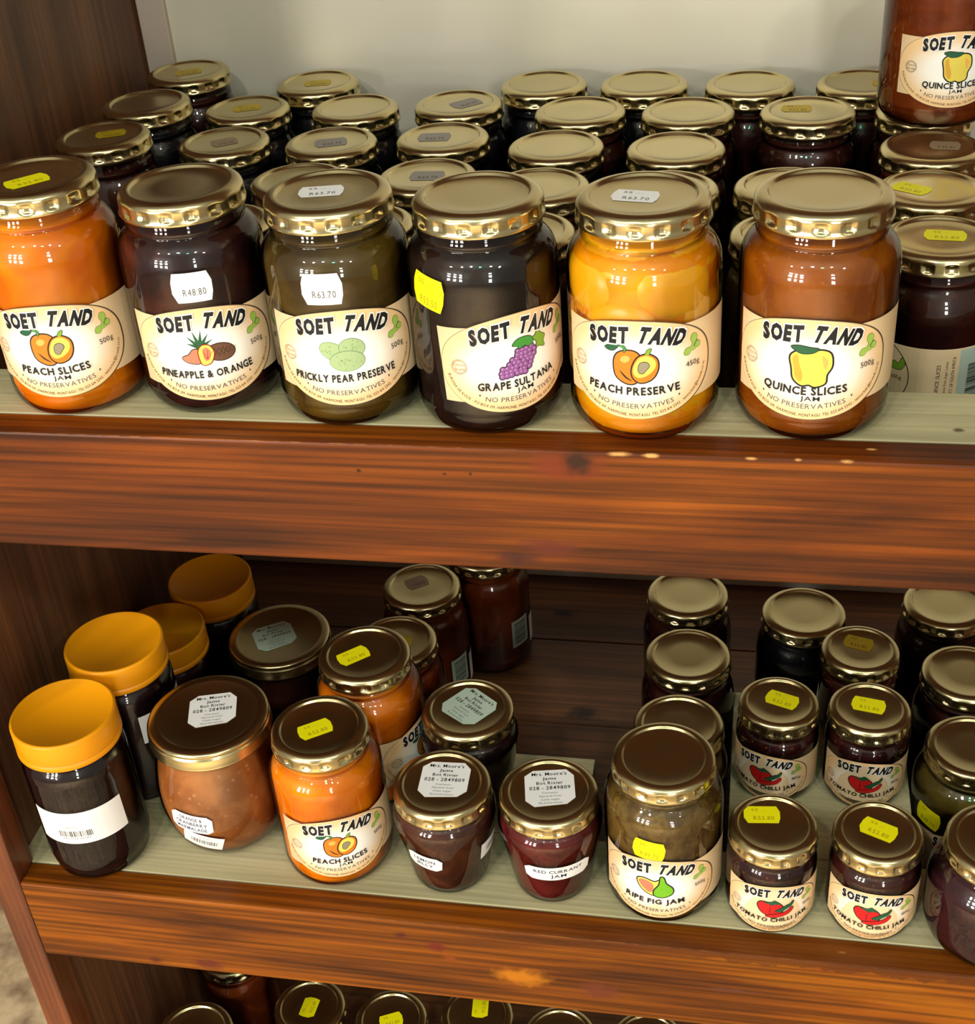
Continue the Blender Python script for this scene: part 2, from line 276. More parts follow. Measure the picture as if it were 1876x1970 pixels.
# ------------------------------------------------------------------ flat print: glyphs and shapes in mm, then wrapped round a jar
_gl = {}
def glyph(ch, off):
    k = (ch, off)
    if k not in _gl:
        cu = bpy.data.curves.new('g', 'FONT'); cu.body = ch; cu.size = 1; cu.offset = off; cu.resolution_u = 2; cu.fill_mode = 'FRONT'
        ob = bpy.data.objects.new('g', cu); COL.objects.link(ob); dg = bpy.context.evaluated_depsgraph_get()
        me = bpy.data.meshes.new_from_object(ob.evaluated_get(dg)); vs = [(v.co.x, v.co.y) for v in me.vertices]; fs = [tuple(p.vertices) for p in me.polygons]
        bpy.data.objects.remove(ob); bpy.data.curves.remove(cu); bpy.data.meshes.remove(me)
        x0 = min([v[0] for v in vs] or [0]); x1 = max([v[0] for v in vs] or [0])
        _gl[k] = ([((x-x0)/.727, y/.727) for x, y in vs], fs, (x1-x0)/.727)       # cap height 1
    return _gl[k]
def area2(v, f):
    return sum(v[f[i]][0]*v[f[(i+1) % len(f)]][1]-v[f[(i+1) % len(f)]][0]*v[f[i]][1] for i in range(len(f)))
class Print:
    def __init__(s): s.items = []
    def add(s, vs, fs, ink, layer): s.items.append((vs, [f if area2(vs, f) > 0 else tuple(reversed(f)) for f in fs], ink, layer))
    def poly(s, pts, ink, layer, ox=0, oy=0, sc=1):
        vs = [(ox+x*sc, oy+y*sc) for x, y in pts]
        s.add(vs, [tuple(t) for t in tessellate_polygon([[Vector((x, y, 0)) for x, y in vs]])], ink, layer)
    def ell(s, cx, cy, rx, ry, ink, layer, rot=0, n=24, ox=0, oy=0, sc=1):
        c, d = math.cos(rot), math.sin(rot); p = []
        for i in range(n):
            a = 2*PI*i/n; x, y = rx*math.cos(a), ry*math.sin(a); p.append((cx+x*c-y*d, cy+x*d+y*c))
        s.poly(p, ink, layer, ox, oy, sc)
    def ring(s, cx, cy, rx, ry, w, ink, layer, n=48, a0=0, a1=2*PI):
        vs = []; 
        for i in range(n+1):
            a = a0+(a1-a0)*i/n; vs += [(cx+rx*math.cos(a), cy+ry*math.sin(a)), (cx+(rx-w)*math.cos(a), cy+(ry-w)*math.sin(a))]
        s.add(vs, [(2*i, 2*i+2, 2*i+3, 2*i+1) for i in range(n)], ink, layer)
    def blob(s, pts, ink, layer, edge=None, ew=.5, ox=0, oy=0, sc=1):
        n = len(pts); q = []
        for i in range(n):
            p0, p1, p2, p3 = pts[i-1], pts[i], pts[(i+1) % n], pts[(i+2) % n]
            for j in range(4):
                t = j/4; q.append(tuple(.5*((2*p1[d])+(-p0[d]+p2[d])*t+(2*p0[d]-5*p1[d]+4*p2[d]-p3[d])*t*t+(-p0[d]+3*p1[d]-3*p2[d]+p3[d])*t**3) for d in (0, 1)))
        if edge:
            A = sum(q[i][0]*q[(i+1) % len(q)][1]-q[(i+1) % len(q)][0]*q[i][1] for i in range(len(q))); sg = 1 if A > 0 else -1; o = []
            for i in range(len(q)):
                tx_, ty_ = q[(i+1) % len(q)][0]-q[i-1][0], q[(i+1) % len(q)][1]-q[i-1][1]; h = math.hypot(tx_, ty_) or 1
                o.append((q[i][0]+sg*ty_/h*ew, q[i][1]-sg*tx_/h*ew))
            s.poly(o, edge, layer, ox, oy, sc); layer += 1
        s.poly(q, ink, layer, ox, oy, sc)
    def text(s, t, cap, cx, cy, ink, layer, width=None, curve=0, off=.0, shear=0, gap=.16, rot=0, path=None, halo=None, wave=0):
        """curve: sagitta (mm) over the text width, + = arch, - = smile"""
        adv = []; x = 0
        for ch in t:
            if ch == ' ': adv.append((x, .42)); x += .42
            else:
                w = glyph(ch, off)[2]; adv.append((x, w)); x += w+gap
        tot = x-gap; kx = (width/(tot*cap)) if width else 1
        Wd = tot*cap*kx; K = 8*curve/(Wd*Wd) if curve else 0
        for i, ch in enumerate(t):
            if ch == ' ': continue
            sx = (adv[i][0]+adv[i][1]/2)*cap*kx-Wd/2
            if path: px, py, an = path(sx)
            elif K: px, py, an = math.sin(K*sx)/K, -(1-math.cos(K*sx))/K, -K*sx
            else: px, py, an = sx, 0, 0
            if wave: an += wave*math.sin(i*2.3); py += wave*2*math.cos(i*1.7)
            for hal in ((halo, ink) if halo else (ink,)):
                vs, fs, w = glyph(ch, off+(.07 if hal == halo and halo else 0)); c, d = math.cos(an), math.sin(an); w0 = glyph(ch, off)[2]
                out = []
                for gx, gy in vs:
                    gx -= w/2; gy -= .5
                    X = gx*cap*kx+shear*gy*cap; Y = gy*cap
                    X, Y = px+X*c-Y*d, py+X*d+Y*c
                    if path: out.append((X, Y))
                    else: out.append((cx+X*math.cos(rot)-Y*math.sin(rot), cy+X*math.sin(rot)+Y*math.cos(rot)))
                s.add(out, fs, hal, layer+(0 if (halo and hal == halo) else 1))
    def barcode(s, x0, y0, w, h, ink, layer, seed=3, vert=False):
        rnd = random.Random(seed); x = 0
        while x < w:
            b_ = rnd.choice((.3, .3, .6, .9)); 
            p = [(x0+x, y0), (x0+x+b_, y0), (x0+x+b_, y0+h), (x0+x, y0+h)]
            if vert: p = [(x0, y0+x), (x0+h, y0+x), (x0+h, y0+x+b_), (x0, y0+x+b_)]
            s.poly(p, ink, layer); x += b_+rnd.choice((.3, .5, .8))
    def build(s, name, wrap=None, zc=0, tilt=0, scale=1, uvs=(42, 26), dz=.00005, thick=False):
        """wrap: jar type to wrap round (zc = centre height in mm); None = lies flat facing +Z"""
        bm = bmesh.new(); inks = []
        ct, st = math.cos(tilt), math.sin(tilt)
        for vs, fs, ink, layer in s.items:
            if ink not in inks: inks.append(ink)
            mi = inks.index(ink)
            v = [bm.verts.new((x*scale*ct-y*scale*st, x*scale*st+y*scale*ct, layer)) for x, y in vs]
            for f in fs:
                try: bm.faces.new([v[i] for i in f]).material_index = mi
                except ValueError: pass
        # remember the flat position for the printed gradients
        if wrap:
            pr = PROF[wrap]; straight = wrap in 'ACHS'
            for ax in ((0,) if straight and not tilt else (0, 1)):
                lo = min(v.co[ax] for v in bm.verts); hi = max(v.co[ax] for v in bm.verts); k = math.ceil(lo/3)*3
                while k < hi:
                    fs = [f for f in bm.faces if min(v.co[ax] for v in f.verts) < k-.05 and max(v.co[ax] for v in f.verts) > k+.05 and (max(v.co[ax] for v in f.verts)-min(v.co[ax] for v in f.verts)) > 3.3]
                    if fs:
                        g = set(fs)
                        for f in fs: g.update(f.edges); g.update(f.verts)
                        no_ = Vector((1, 0, 0)) if ax == 0 else Vector((0, 1, 0)); bmesh.ops.bisect_plane(bm, geom=list(g), plane_co=no_*k, plane_no=no_, dist=1e-5)
                    k += 3
        uvl = bm.loops.layers.uv.new('UVMap')
        for f in bm.faces:
            for lp in f.loops: lp[uvl].uv = (lp.vert.co.x/(uvs[0]*scale), lp.vert.co.y/(uvs[1]*scale))
        if wrap:
            pts = PROF[wrap]; cum = [0]
            for a, b_ in zip(pts, pts[1:]): cum.append(cum[-1]+math.hypot(b_[0]-a[0], b_[1]-a[1]))
            i0 = max(i for i in range(len(pts)) if pts[i][1] <= zc and i >= 6); a, b_ = pts[i0], pts[i0+1]; s0 = cum[i0]+(zc-a[1])/(b_[1]-a[1])*(cum[i0+1]-cum[i0]); R0 = a[0]+(b_[0]-a[0])*(zc-a[1])/(b_[1]-a[1])
            def at(q):
                for i in range(len(pts)-1):
                    if cum[i+1] >= q or i == len(pts)-2:
                        a, b_ = pts[i], pts[i+1]; t = (q-cum[i])/((cum[i+1]-cum[i]) or 1); dx, dz_ = b_[0]-a[0], b_[1]-a[1]; h = math.hypot(dx, dz_) or 1
                        return a[0]+dx*t, a[1]+dz_*t, dz_/h, -dx/h
            for v in bm.verts:
                r, z, nr, nz = at(s0+v.co.y); o = .22+v.co.z*dz*1000; th = v.co.x/R0; r += nr*o; z += nz*o
                v.co = Vector((r*math.sin(th), -r*math.cos(th), z))/1000
        else:
            for v in bm.verts: v.co = Vector((v.co.x/1000, v.co.y/1000, v.co.z*dz+.0002))
        return bm_mesh(bm, name, [INK[i] for i in inks], False)
# --- the fruit pictures (mm, about their own centre)
def f_peach(p, ox, oy, s):
    p.blob([(-11, 3), (-9, 8), (-4, 10), (1, 9), (4, 4), (4, -4), (0, -9), (-5, -9), (-10, -5)], 'orange', 6, 'black', .8, ox, oy, s)
    p.ell(-5, 5, 2.6, 2, 'orange2', 8, .4, ox=ox, oy=oy, sc=s)
    p.blob([(-8, -2), (-5, -6), (-1, -8), (-4, -5.6), (-7, -2.6)], 'black', 8, None, 0, ox, oy, s)
    p.blob([(-1, 1), (2, 6.5), (7, 8), (11.5, 5), (12, -1), (9, -6.5), (3, -8.5), (-1, -5)], 'orange', 8, 'black', .8, ox, oy, s)
    p.blob([(-.4, 1), (2.4, 6), (7, 7.2), (10.6, 4.4), (10.6, 0), (7, -4), (2, -5.6), (-.6, -3)], 'yellow', 10, None, 0, ox, oy, s)
    p.blob([(2, 0), (3, 3), (6, 3.6), (7.6, 1.4), (6, -1), (4.2, -3), (2.4, -2.4)], 'stone', 11, 'dbrown', .35, ox, oy, s)
    p.blob([(-5.5, 9), (-6, 11.5), (-8.5, 12.6), (-6, 13), (-4.4, 11)], 'leaf', 8, 'black', .3, ox, oy, s)
    p.blob([(-16, 11), (-12, 13), (-8.5, 12.6), (-11, 9.6), (-14, 9.4)], 'dgreen', 8, 'black', .3, ox, oy, s)
    p.blob([(5.4, 7.4), (6.4, 10.4), (8.6, 11.4), (8, 9), (6.8, 7.4)], 'green', 8, 'black', .3, ox, oy, s)
def f_pineapple(p, ox, oy, s):
    for a, ln in ((.5, 9), (.95, 10), (1.4, 11), (1.85, 11), (2.3, 10), (2.75, 8)):
        c, d = math.cos(a), math.sin(a); p.poly([(-1.5*d-1, 3+1.5*c), (-1+ln*c, 3+ln*d), (1.5*d-1, 3-1.5*c)], 'dgreen', 6, ox-1, oy, s)
    p.ell(9, -1.5, 8.6, 5.8, 'dbrown', 7, -.12, ox=ox, oy=oy, sc=s); p.ell(9, -1.5, 8, 5.2, 'brown', 8, -.12, ox=ox, oy=oy, sc=s)
    for i in range(6):
        for sg in (-1, 1):
            x = 3+i*2.5; p.poly([(x-.18, -4+abs(x-9)*.25), (x+.18, -4+abs(x-9)*.25), (x+sg*2.4+.18, 1.6-abs(x-9)*.2), (x+sg*2.4-.18, 1.6-abs(x-9)*.2)], 'dbrown', 9, ox, oy, s)
    p.blob([(-9, -1), (-6, 2), (-2, 1), (-1, -4), (-4, -7), (-10, -6), (-13, -3)], 'pink', 9, 'black', .5, ox, oy, s)
    p.blob([(-2.5, -7), (-3.4, 0), (-1, 4), (3, 3.6), (5, -1), (3, -6.5), (0, -8)], 'yellow', 11, 'red2', .6, ox, oy, s)
    p.blob([(-.6, -5), (-1, 1), (1, 2.8), (3.4, 0), (2, -5)], 'pink', 13, None, 0, ox, oy, s)
    for a in (.9, 1.4, 1.9): p.poly([(.8, -4.6), (1.1, -4.6), (1+6*math.cos(a), -4.6+6*math.sin(a)), (.8+6*math.cos(a), -4.6+6*math.sin(a))], 'red2', 14, ox, oy, s)
def f_pear(p, ox, oy, s):
    for k, (x, y, rx, ry, r) in enumerate(((-6, 3, 8.2, 5.4, -.5), (5, 4.6, 7.4, 6, -.2), (1.5, -3.4, 10, 6.4, 0))):
        p.ell(x, y, rx+.35, ry+.35, 'pear2', 6+3*k, r, ox=ox, oy=oy, sc=s); p.ell(x, y, rx, ry, 'pear', 7+3*k, r, ox=ox, oy=oy, sc=s)
        rd = random.Random(k)
        for i in range(16):
            a, q = rd.uniform(0, 6.28), rd.uniform(.1, .85); p.ell(x+rx*q*math.cos(a), y+ry*q*math.sin(a), .35, .35, 'pear2', 8+3*k, 0, 6, ox, oy, s)
def f_grape(p, ox, oy, s):
    rd = random.Random(4); C = []
    for row, (y, x0, x1) in enumerate([(5, -1, 9), (2.6, -3, 10), (.2, -5, 10), (-2.2, -8, 9), (-4.6, -11, 8), (-7, -13, 6), (-9.2, -11.5, 3)]):
        x = x0+(row % 2)*1.2
        while x <= x1: C.append((x+rd.uniform(-.3, .3), y+rd.uniform(-.3, .3))); x += 2.8
    for x, y in C: p.ell(x, y, 2.1, 2.1, 'dpurple', 6, 0, 12, ox, oy, s)
    for x, y in C: p.ell(x, y, 1.55, 1.55, 'grape', 7, 0, 12, ox, oy, s); p.ell(x-.4, y+.4, .6, .6, 'grapelt', 8, 0, 8, ox, oy, s)
    p.blob([(-4, 9), (-1, 12), (4, 12.5), (8, 11), (9, 7.6), (6, 6), (3, 7.4), (0, 6), (-1, 8)], 'leaf', 9, 'black', .4, ox, oy, s)
    p.blob([(9, 9.6), (11, 11), (13, 14), (15, 10.5), (18, 8), (16.5, 5), (17, 1.6), (13.5, 3), (11, 3.4), (11.4, 6.6)], 'green', 9, 'black', .4, ox, oy, s)
def f_quince(p, ox, oy, s):
    p.blob([(-10, 6), (-5, 9.6), (0, 8.4), (5, 10), (10, 8), (11, 1), (8.6, -4), (8, -9), (3, -11), (0, -9.8), (-4, -10.4), (-8, -7), (-9, -1)], 'quince', 6, 'black', 1.0, ox, oy, s)
    p.blob([(-9, 5), (-6.4, 7), (-5.4, 2), (-3.6, -4), (-4.2, -8.4), (-7, -6), (-8, -1)], 'quince2', 8, None, 0, ox, oy, s)
    p.blob([(6, 7), (9, 4), (8, -1), (6.6, 2)], 'orange2', 8, None, 0, ox, oy, s)
    p.blob([(-10, 11.4), (-6, 12.4), (0, 11.6), (4, 11), (1, 8.6), (-4, 8), (-7, 9)], 'dgreen', 9, 'black', .4, ox, oy, s)
def f_tomato(p, ox, oy, s):
    p.blob([(-15, 3), (-13, 7.6), (-8, 8), (-3, 6.5), (2, 7), (6, 2), (5.5, -4), (1, -7.6), (-6, -8), (-12, -4)], 'red', 6, 'black', .9, ox, oy, s)
    p.blob([(-10, 8), (-5, 6), (-3, 4.4), (-1, 6.2), (4, 6), (1, 9), (-1.4, 10.4), (-4, 8.6)], 'dgreen', 8, 'black', .3, ox, oy, s)
    p.blob([(-4, 3.6), (-5.2, -2), (-4.6, -6.6), (-4, -2)], 'red2', 8, None, 0, ox, oy, s)
    p.blob([(0, -2.4), (5, 1), (9, 3.6), (12.4, 5), (14.6, 8), (15.4, 6.6), (13.4, 2.6), (9, -.6), (4, -3.6)], 'dgreen', 9, 'black', .5, ox, oy, s)
    p.blob([(-8, -9), (-2, -6.6), (4, -5.6), (10, -3), (14, 1), (15, -1.6), (11.4, -6.6), (4, -9.6), (-3, -10.4)], 'red', 11, 'black', .5, ox, oy, s)
    p.blob([(-7, -7.6), (-3, -11.6), (1, -11.6), (-1, -9.4)], 'dgreen', 10, 'black', .3, ox, oy, s)
def f_fig(p, ox, oy, s):
    p.blob([(-13, 6), (-8, 8), (-1, 6), (3, 7.6), (2, -2), (0, -7.4), (-6, -6), (-11, -1)], 'yellow', 6, 'black', .9, ox, oy, s)
    p.blob([(-12, 5.4), (-7, 6.6), (-2, 3.4), (-2, -3), (-5, -5), (-10, 0)], 'pink', 8, None, 0, ox, oy, s)
    p.blob([(3.4, 11), (5.4, 10.4), (7, 5), (11.4, 0), (11, -5.4), (5, -8.8), (-.6, -7.6), (-1, -2.6), (2.4, 3.6)], 'lime', 9, 'black', .9, ox, oy, s)
FR = dict(peach=f_peach, pineapple=f_pineapple, pear=f_pear, grape=f_grape, quince=f_quince, tomato=f_tomato, fig=f_fig)
def brand_label(fruit, name, nw, sub=None, grams='500g', back=1.0, fs=1.0, fo=(0, 3), nc=-1.2):
    p = Print(); a, b = 42, 28
    x0, x1 = -40-2*back, 66                                  # the rectangular band behind the oval
    n = 40; vs = []
    for i in range(n+1):
        x = x0+(x1-x0)*i/n; vs += [(x, -19.5), (x, 23.5)]
    p.add(vs, [(2*i, 2*i+2, 2*i+3, 2*i+1) for i in range(n)], 'band', 0)
    def oval(q, ink, lay, ex=0):
        vs = []; n = 90
        for i in range(n+1):
            th = PI-PI*i/n; x = q*a*math.cos(th)+ex; t = math.sin(th); vs += [(x, -b*q*t**.92), (x, b*q*(t**.8))]
        p.add(vs, [(2*i, 2*i+2, 2*i+3, 2*i+1) for i in range(n) if 1], ink, lay)
    oval(1.0, 'dbrown', 1.2, .8); oval(1.0, 'tan', 2.5); oval(.99, 'oval', 3.8)
    p.text('SOET', 8.4, -13.6, 19.6, 'black', 12, width=21.5, curve=.4, off=.062, shear=.12, gap=.12, rot=.11, halo='white', wave=.05)
    p.text('TAND', 8.4, 14.2, 19.2, 'black', 12, width=24, curve=.4, off=.062, shear=.22, gap=.12, rot=-.17, halo='white', wave=.05)
    FR[fruit](p, fo[0], fo[1]-1.2, fs*.96)
    p.text(name, 4.5, -1, -11.2, 'black', 15, width=nw, curve=nc*1.0, off=.028, gap=.14)
    if sub: p.text(sub, 2.6, 2, -15.7, 'black', 6, width=9.6, off=.01)
    p.text('NO PRESERVATIVES', 2.9, 0, -20.2, 'grey', 6, width=40, curve=-2.6, gap=.15)
    for x in (-22.5, 23): p.ell(x, -15.4, .5, .7, 'grey', 6, n=10)
    # address along the lower rim
    E = []; q = .905
    for i in range(241):
        th = PI*1.02+PI*.98*i/240*1.0; E.append((a*q*math.cos(th), b*q*math.sin(th)))
    cum = [0]
    for u, v in zip(E, E[1:]): cum.append(cum[-1]+math.hypot(v[0]-u[0], v[1]-u[1]))
    def path(sx):
        s_ = sx+cum[-1]/2; i = max(0, min(239, next((k for k in range(240) if cum[k+1] >= s_), 239))); t = (s_-cum[i])/(cum[i+1]-cum[i])
        return E[i][0]+(E[i+1][0]-E[i][0])*t, E[i][1]+(E[i+1][1]-E[i][1])*t, math.atan2(E[i+1][1]-E[i][1], E[i+1][0]-E[i][0])
    p.text('BURONA DE KOCK - PO BOX 139, HARMONIE, MONTAGU. TEL 023 614 2342 - lekkerbek@breede.co.za', 1.75, 0, 0, 'dbrown', 6, width=cum[-1]*.97, path=path, gap=.2)
    p.text(grams, 3.2, 30.5, 1, 'black', 15, width=8.2, off=.0, gap=.12, rot=.08)
    for r in (4.3, 3.7): p.ring(-31.5, 1.5, r, r, .22, 'tan', 15, 28)
    p.text('Choice', 1.7, -31.5, 2.9, 'tan', 15, width=6); p.text('Grade', 1.7, -31.5, .3, 'tan', 15, width=5.6)
    # the little green creature
    p.blob([(24, 4.4), (25, 8), (28.6, 8.6), (29.6, 11), (28.4, 13.6), (29.4, 16.6), (32, 16.6), (33.4, 14), (32.6, 11), (34, 9.4), (32.6, 6.6), (29, 5.6), (27, 3.6)], 'sprout', 6, 'black', .2, 5.4, 2.6, .84)
    p.blob([(31, 9), (33.6, 11.4), (35.6, 9.6), (34.4, 7)], 'sprout', 8, 'black', .2, 5.4, 2.6, .84)
    p.poly([(30.4, 8.2), (31, 8.6), (33.4, 12.4), (32.8, 12.6)], 'grey', 10, 5.4, 2.6, .84)
    return p
def price(w=22, h=17, ink='sticker', txt='R52.80', tink='faint', small='SS ...', ty=-3):
    p = Print(); a, b = w/2, h/2
    p.poly([(-a+2.4, -b), (a-1.6, -b), (a-.2, -b*.4), (a, b*.35), (a-2, b), (-a+1.6, b), (-a+.2, b*.4), (-a, -b*.35)], ink, 0)
    p.text(txt, h*.24, 1, ty, tink, 1, width=w*.56, gap=.2)
    if small: p.text(small, h*.15, -2, h*.28, tink, 1, width=w*.4)
    return p
def maker_sticker(ink='paper', tk='black', s=1.0):
    p = Print(); p.poly([(-11, -17), (11, -15.5), (17, -10), (17, 11), (12, 17), (-11, 17), (-17, 12), (-17, -11)], ink, 0)
    p.text("Mrs. Moore's", 3.0, 0, 13.4, tk, 1, width=24, off=.012); p.text('Jams', 2.7, 0, 9, tk, 1, width=9.4, off=.012); p.text('Bot Rivier', 2.8, 0, 4.8, tk, 1, width=18, off=.012)
    p.text('028 - 2849809', 3.3, 0, .2, tk, 1, width=28, gap=.2, off=.012)
    for i, (t, w) in enumerate((('Contents:', 11), ('Natural fruit', 15), ('Cane sugar', 13), ('No preservatives', 16))): p.text(t, 1.7, 0, -4.4-i*3.1, 'grey', 1, width=w)
    return p
_p = {}
def pm(key, fn, *a, **k):
    if key not in _p: _p[key] = fn().build(key, *a, **k)
    return _p[key]
DES = {
 'peachslices': lambda: brand_label('peach', 'PEACH SLICES', 39, 'JAM'), 'pineapple': lambda: brand_label('pineapple', 'PINEAPPLE & ORANGE', 52, fo=(0, 3.2)),
 'pricklypear': lambda: brand_label('pear', 'PRICKLY PEAR PRESERVE', 56, fo=(0, 3), fs=.95), 'grape': lambda: brand_label('grape', 'GRAPE SULTANA', 44, 'JAM', fo=(1, 3.4), fs=.95),
 'peachpreserve': lambda: brand_label('peach', 'PEACH PRESERVE', 48, grams='450g'), 'quince': lambda: brand_label('quince', 'QUINCE SLICES', 42, 'JAM', fo=(1, 3.0)),
 'fig': lambda: brand_label('fig', 'RIPE FIG JAM', 40, fo=(0, 3)), 'tomato': lambda: brand_label('tomato', 'TOMATO CHILLI JAM', 62, grams='185g', fo=(2, 3), nc=-3.4)}
# ------------------------------------------------------------------ the jars
D = -.3888; FL = D-.075; FT = -.0747; D3 = -.7776; FL3 = D3-.075
def jar(x, y, z, t, fill, label, group=None, hs=1.0, cat='jar', name='jam_jar'):
    o = bpy.data.objects.new(name, None); o.empty_display_size = .02; link(o); o.location = (x, y, z+.0005)
    tag(o, label, cat, group)
    # turned so that local -Y looks at the viewer's side of the shelf
    o['_'] = 0; del o['_']
    g = mesh_obj('jar_glass', glass_mesh(t), o); c = mesh_obj('contents', content_mesh(t, fill), o)
    l_ = mesh_obj('screw_cap' if t == 'H' else 'lid', lid_mesh(t), o); l_.location = (0, 0, LID[t][1]/1000*hs)
    if hs != 1: g.scale = (1, 1, hs); c.scale = (1, 1, hs)
    rd = random.Random(label); l_.rotation_euler = (0, 0, rd.uniform(0, .39)); c.rotation_euler = (0, 0, rd.uniform(0, 6))
    o['t'] = t; TY[o.name] = t; del o['t']
    return o
TY = {}
def facing(o): x, y, _ = o.location; return math.atan2(0-x, -(-.6219-y))
def wraplabel(o, key, deg=0, zc=44, scale=1.0, tilt=0, fn=None, name='label', uvs=(42, 26)):
    t = TY[o.name]; me = pm('%s_%s_%g_%g' % (key, t, scale, tilt), fn or DES[key], t, zc, math.radians(tilt), scale, uvs)
    l_ = mesh_obj(name, me, o); l_.rotation_euler = (0, 0, facing(o)+math.radians(deg)); return l_
def lidsticker(o, key, fn, dx=0, dy=0, rot=0, name='price_sticker', scale=1.0):
    lid = [c for c in o.children if c.name.startswith(('lid', 'screw'))][0]
    s = mesh_obj(name, pm(key, fn, None, scale=scale), lid); a = facing(o)-lid.rotation_euler.z
    s.location = (dx*math.cos(a)-dy*math.sin(a), dx*math.sin(a)+dy*math.cos(a), {'G': -.0014, 'H': -.0007}.get(TY[o.name], -.0019)); s.rotation_euler = (0, 0, a+math.radians(rot)); return s
Y1 = lambda: price(24, 15, 'sticker', 'R52.80')
W1 = lambda: price(24, 15, 'paper', 'R63.70', 'grey')
# ---- top shelf, front row
GF = 'large jars along the front of the top shelf'
f1 = jar(-.3873, .0475, 0, 'A', 'peach', 'orange peach slices jam jar cut off by the left edge, yellow sticker on lid', GF, 1.06)
wraplabel(f1, 'peachslices', -19, 43); lidsticker(f1, 'yl', Y1, -.003, -.004, 14)
f2 = jar(-.3068, .0551, 0, 'A', 'pineapple', 'dark pineapple and orange jam jar with white R48.80 price sticker', GF)
wraplabel(f2, 'pineapple', -6, 39); wraplabel(f2, 'w4880', -6, 79, fn=lambda: price(22, 17, 'paper', 'R48.80', 'grey', None, -2.5), name='price_sticker')
f3 = jar(-.2217, .0459, 0, 'A', 'pricklypear', 'olive prickly pear preserve jar with white R63.70 price sticker', GF)
wraplabel(f3, 'pricklypear', -4); wraplabel(f3, 'w6370', -14, 84, fn=lambda: price(22, 17, 'paper', 'R63.70', 'grey', None, -2.5), name='price_sticker'); lidsticker(f3, 'wl', W1, -.003, .002, -8)
f4 = jar(-.1411, .0422, 0, 'A', 'grape', 'blackish grape sultana jam jar, label turned right, yellow sticker on glass', GF)
wraplabel(f4, 'grape', 22, 43.5, tilt=3); wraplabel(f4, 'y5250', -47, 82, fn=lambda: price(22, 18, 'sticker', 'R52.50', 'faint', 'SS ...', -5), tilt=-8, name='price_sticker')
f5 = jar(-.0567, .0412, 0, 'A', 'peach2', 'bright yellow peach preserve jar with halved peaches, white sticker on lid', GF)
wraplabel(f5, 'peachpreserve', -7); lidsticker(f5, 'wl', W1, -.004, .0, -14)
f6 = jar(.0311, .0459, 0, 'A', 'quince', 'rust coloured quince slices jam jar on the front edge, rightmost of its row', GF)
wraplabel(f6, 'quince', -3)
# peach halves pressed against the glass of the preserve jar
hm = plain('peach_half_flesh', L(255, 188, 12), .35, sss=.0, bscale=40)
rd = random.Random(8); n_ = 0
for zc in (20, 42, 64, 84, 97):
    for k in range(4):
        th = k*PI/2+(zc*.045)+rd.uniform(-.2, .2); rr = 20.5 if zc < 90 else 15
        bm = bmesh.new(); bmesh.ops.create_uvsphere(bm, u_segments=20, v_segments=12, radius=.0235)
        for v in bm.verts: v.co.z *= .82; v.co.x *= 1.0
        Mx = Matrix.Rotation(th, 4, 'Z') @ Matrix.Translation((0, -rr/1000, zc/1000)) @ Matrix.Rotation(rd.uniform(-.6, .6), 4, 'Y')
        bmesh.ops.transform(bm, matrix=Mx, verts=bm.verts[:])
        for v in bm.verts:                                        # squeeze inside the glass wall
            q = math.hypot(v.co.x, v.co.y); lim = .0383 if v.co.z < .090 else max(.0383-(v.co.z-.090)*.62, .030)
            if v.co.z < .014: lim = .034
            if q > lim: v.co.x *= lim/q; v.co.y *= lim/q
            v.co.z = max(.004, min(v.co.z, .1045))
        mesh_obj('peach_half', bm_mesh(bm, 'peach_half', hm), f5)
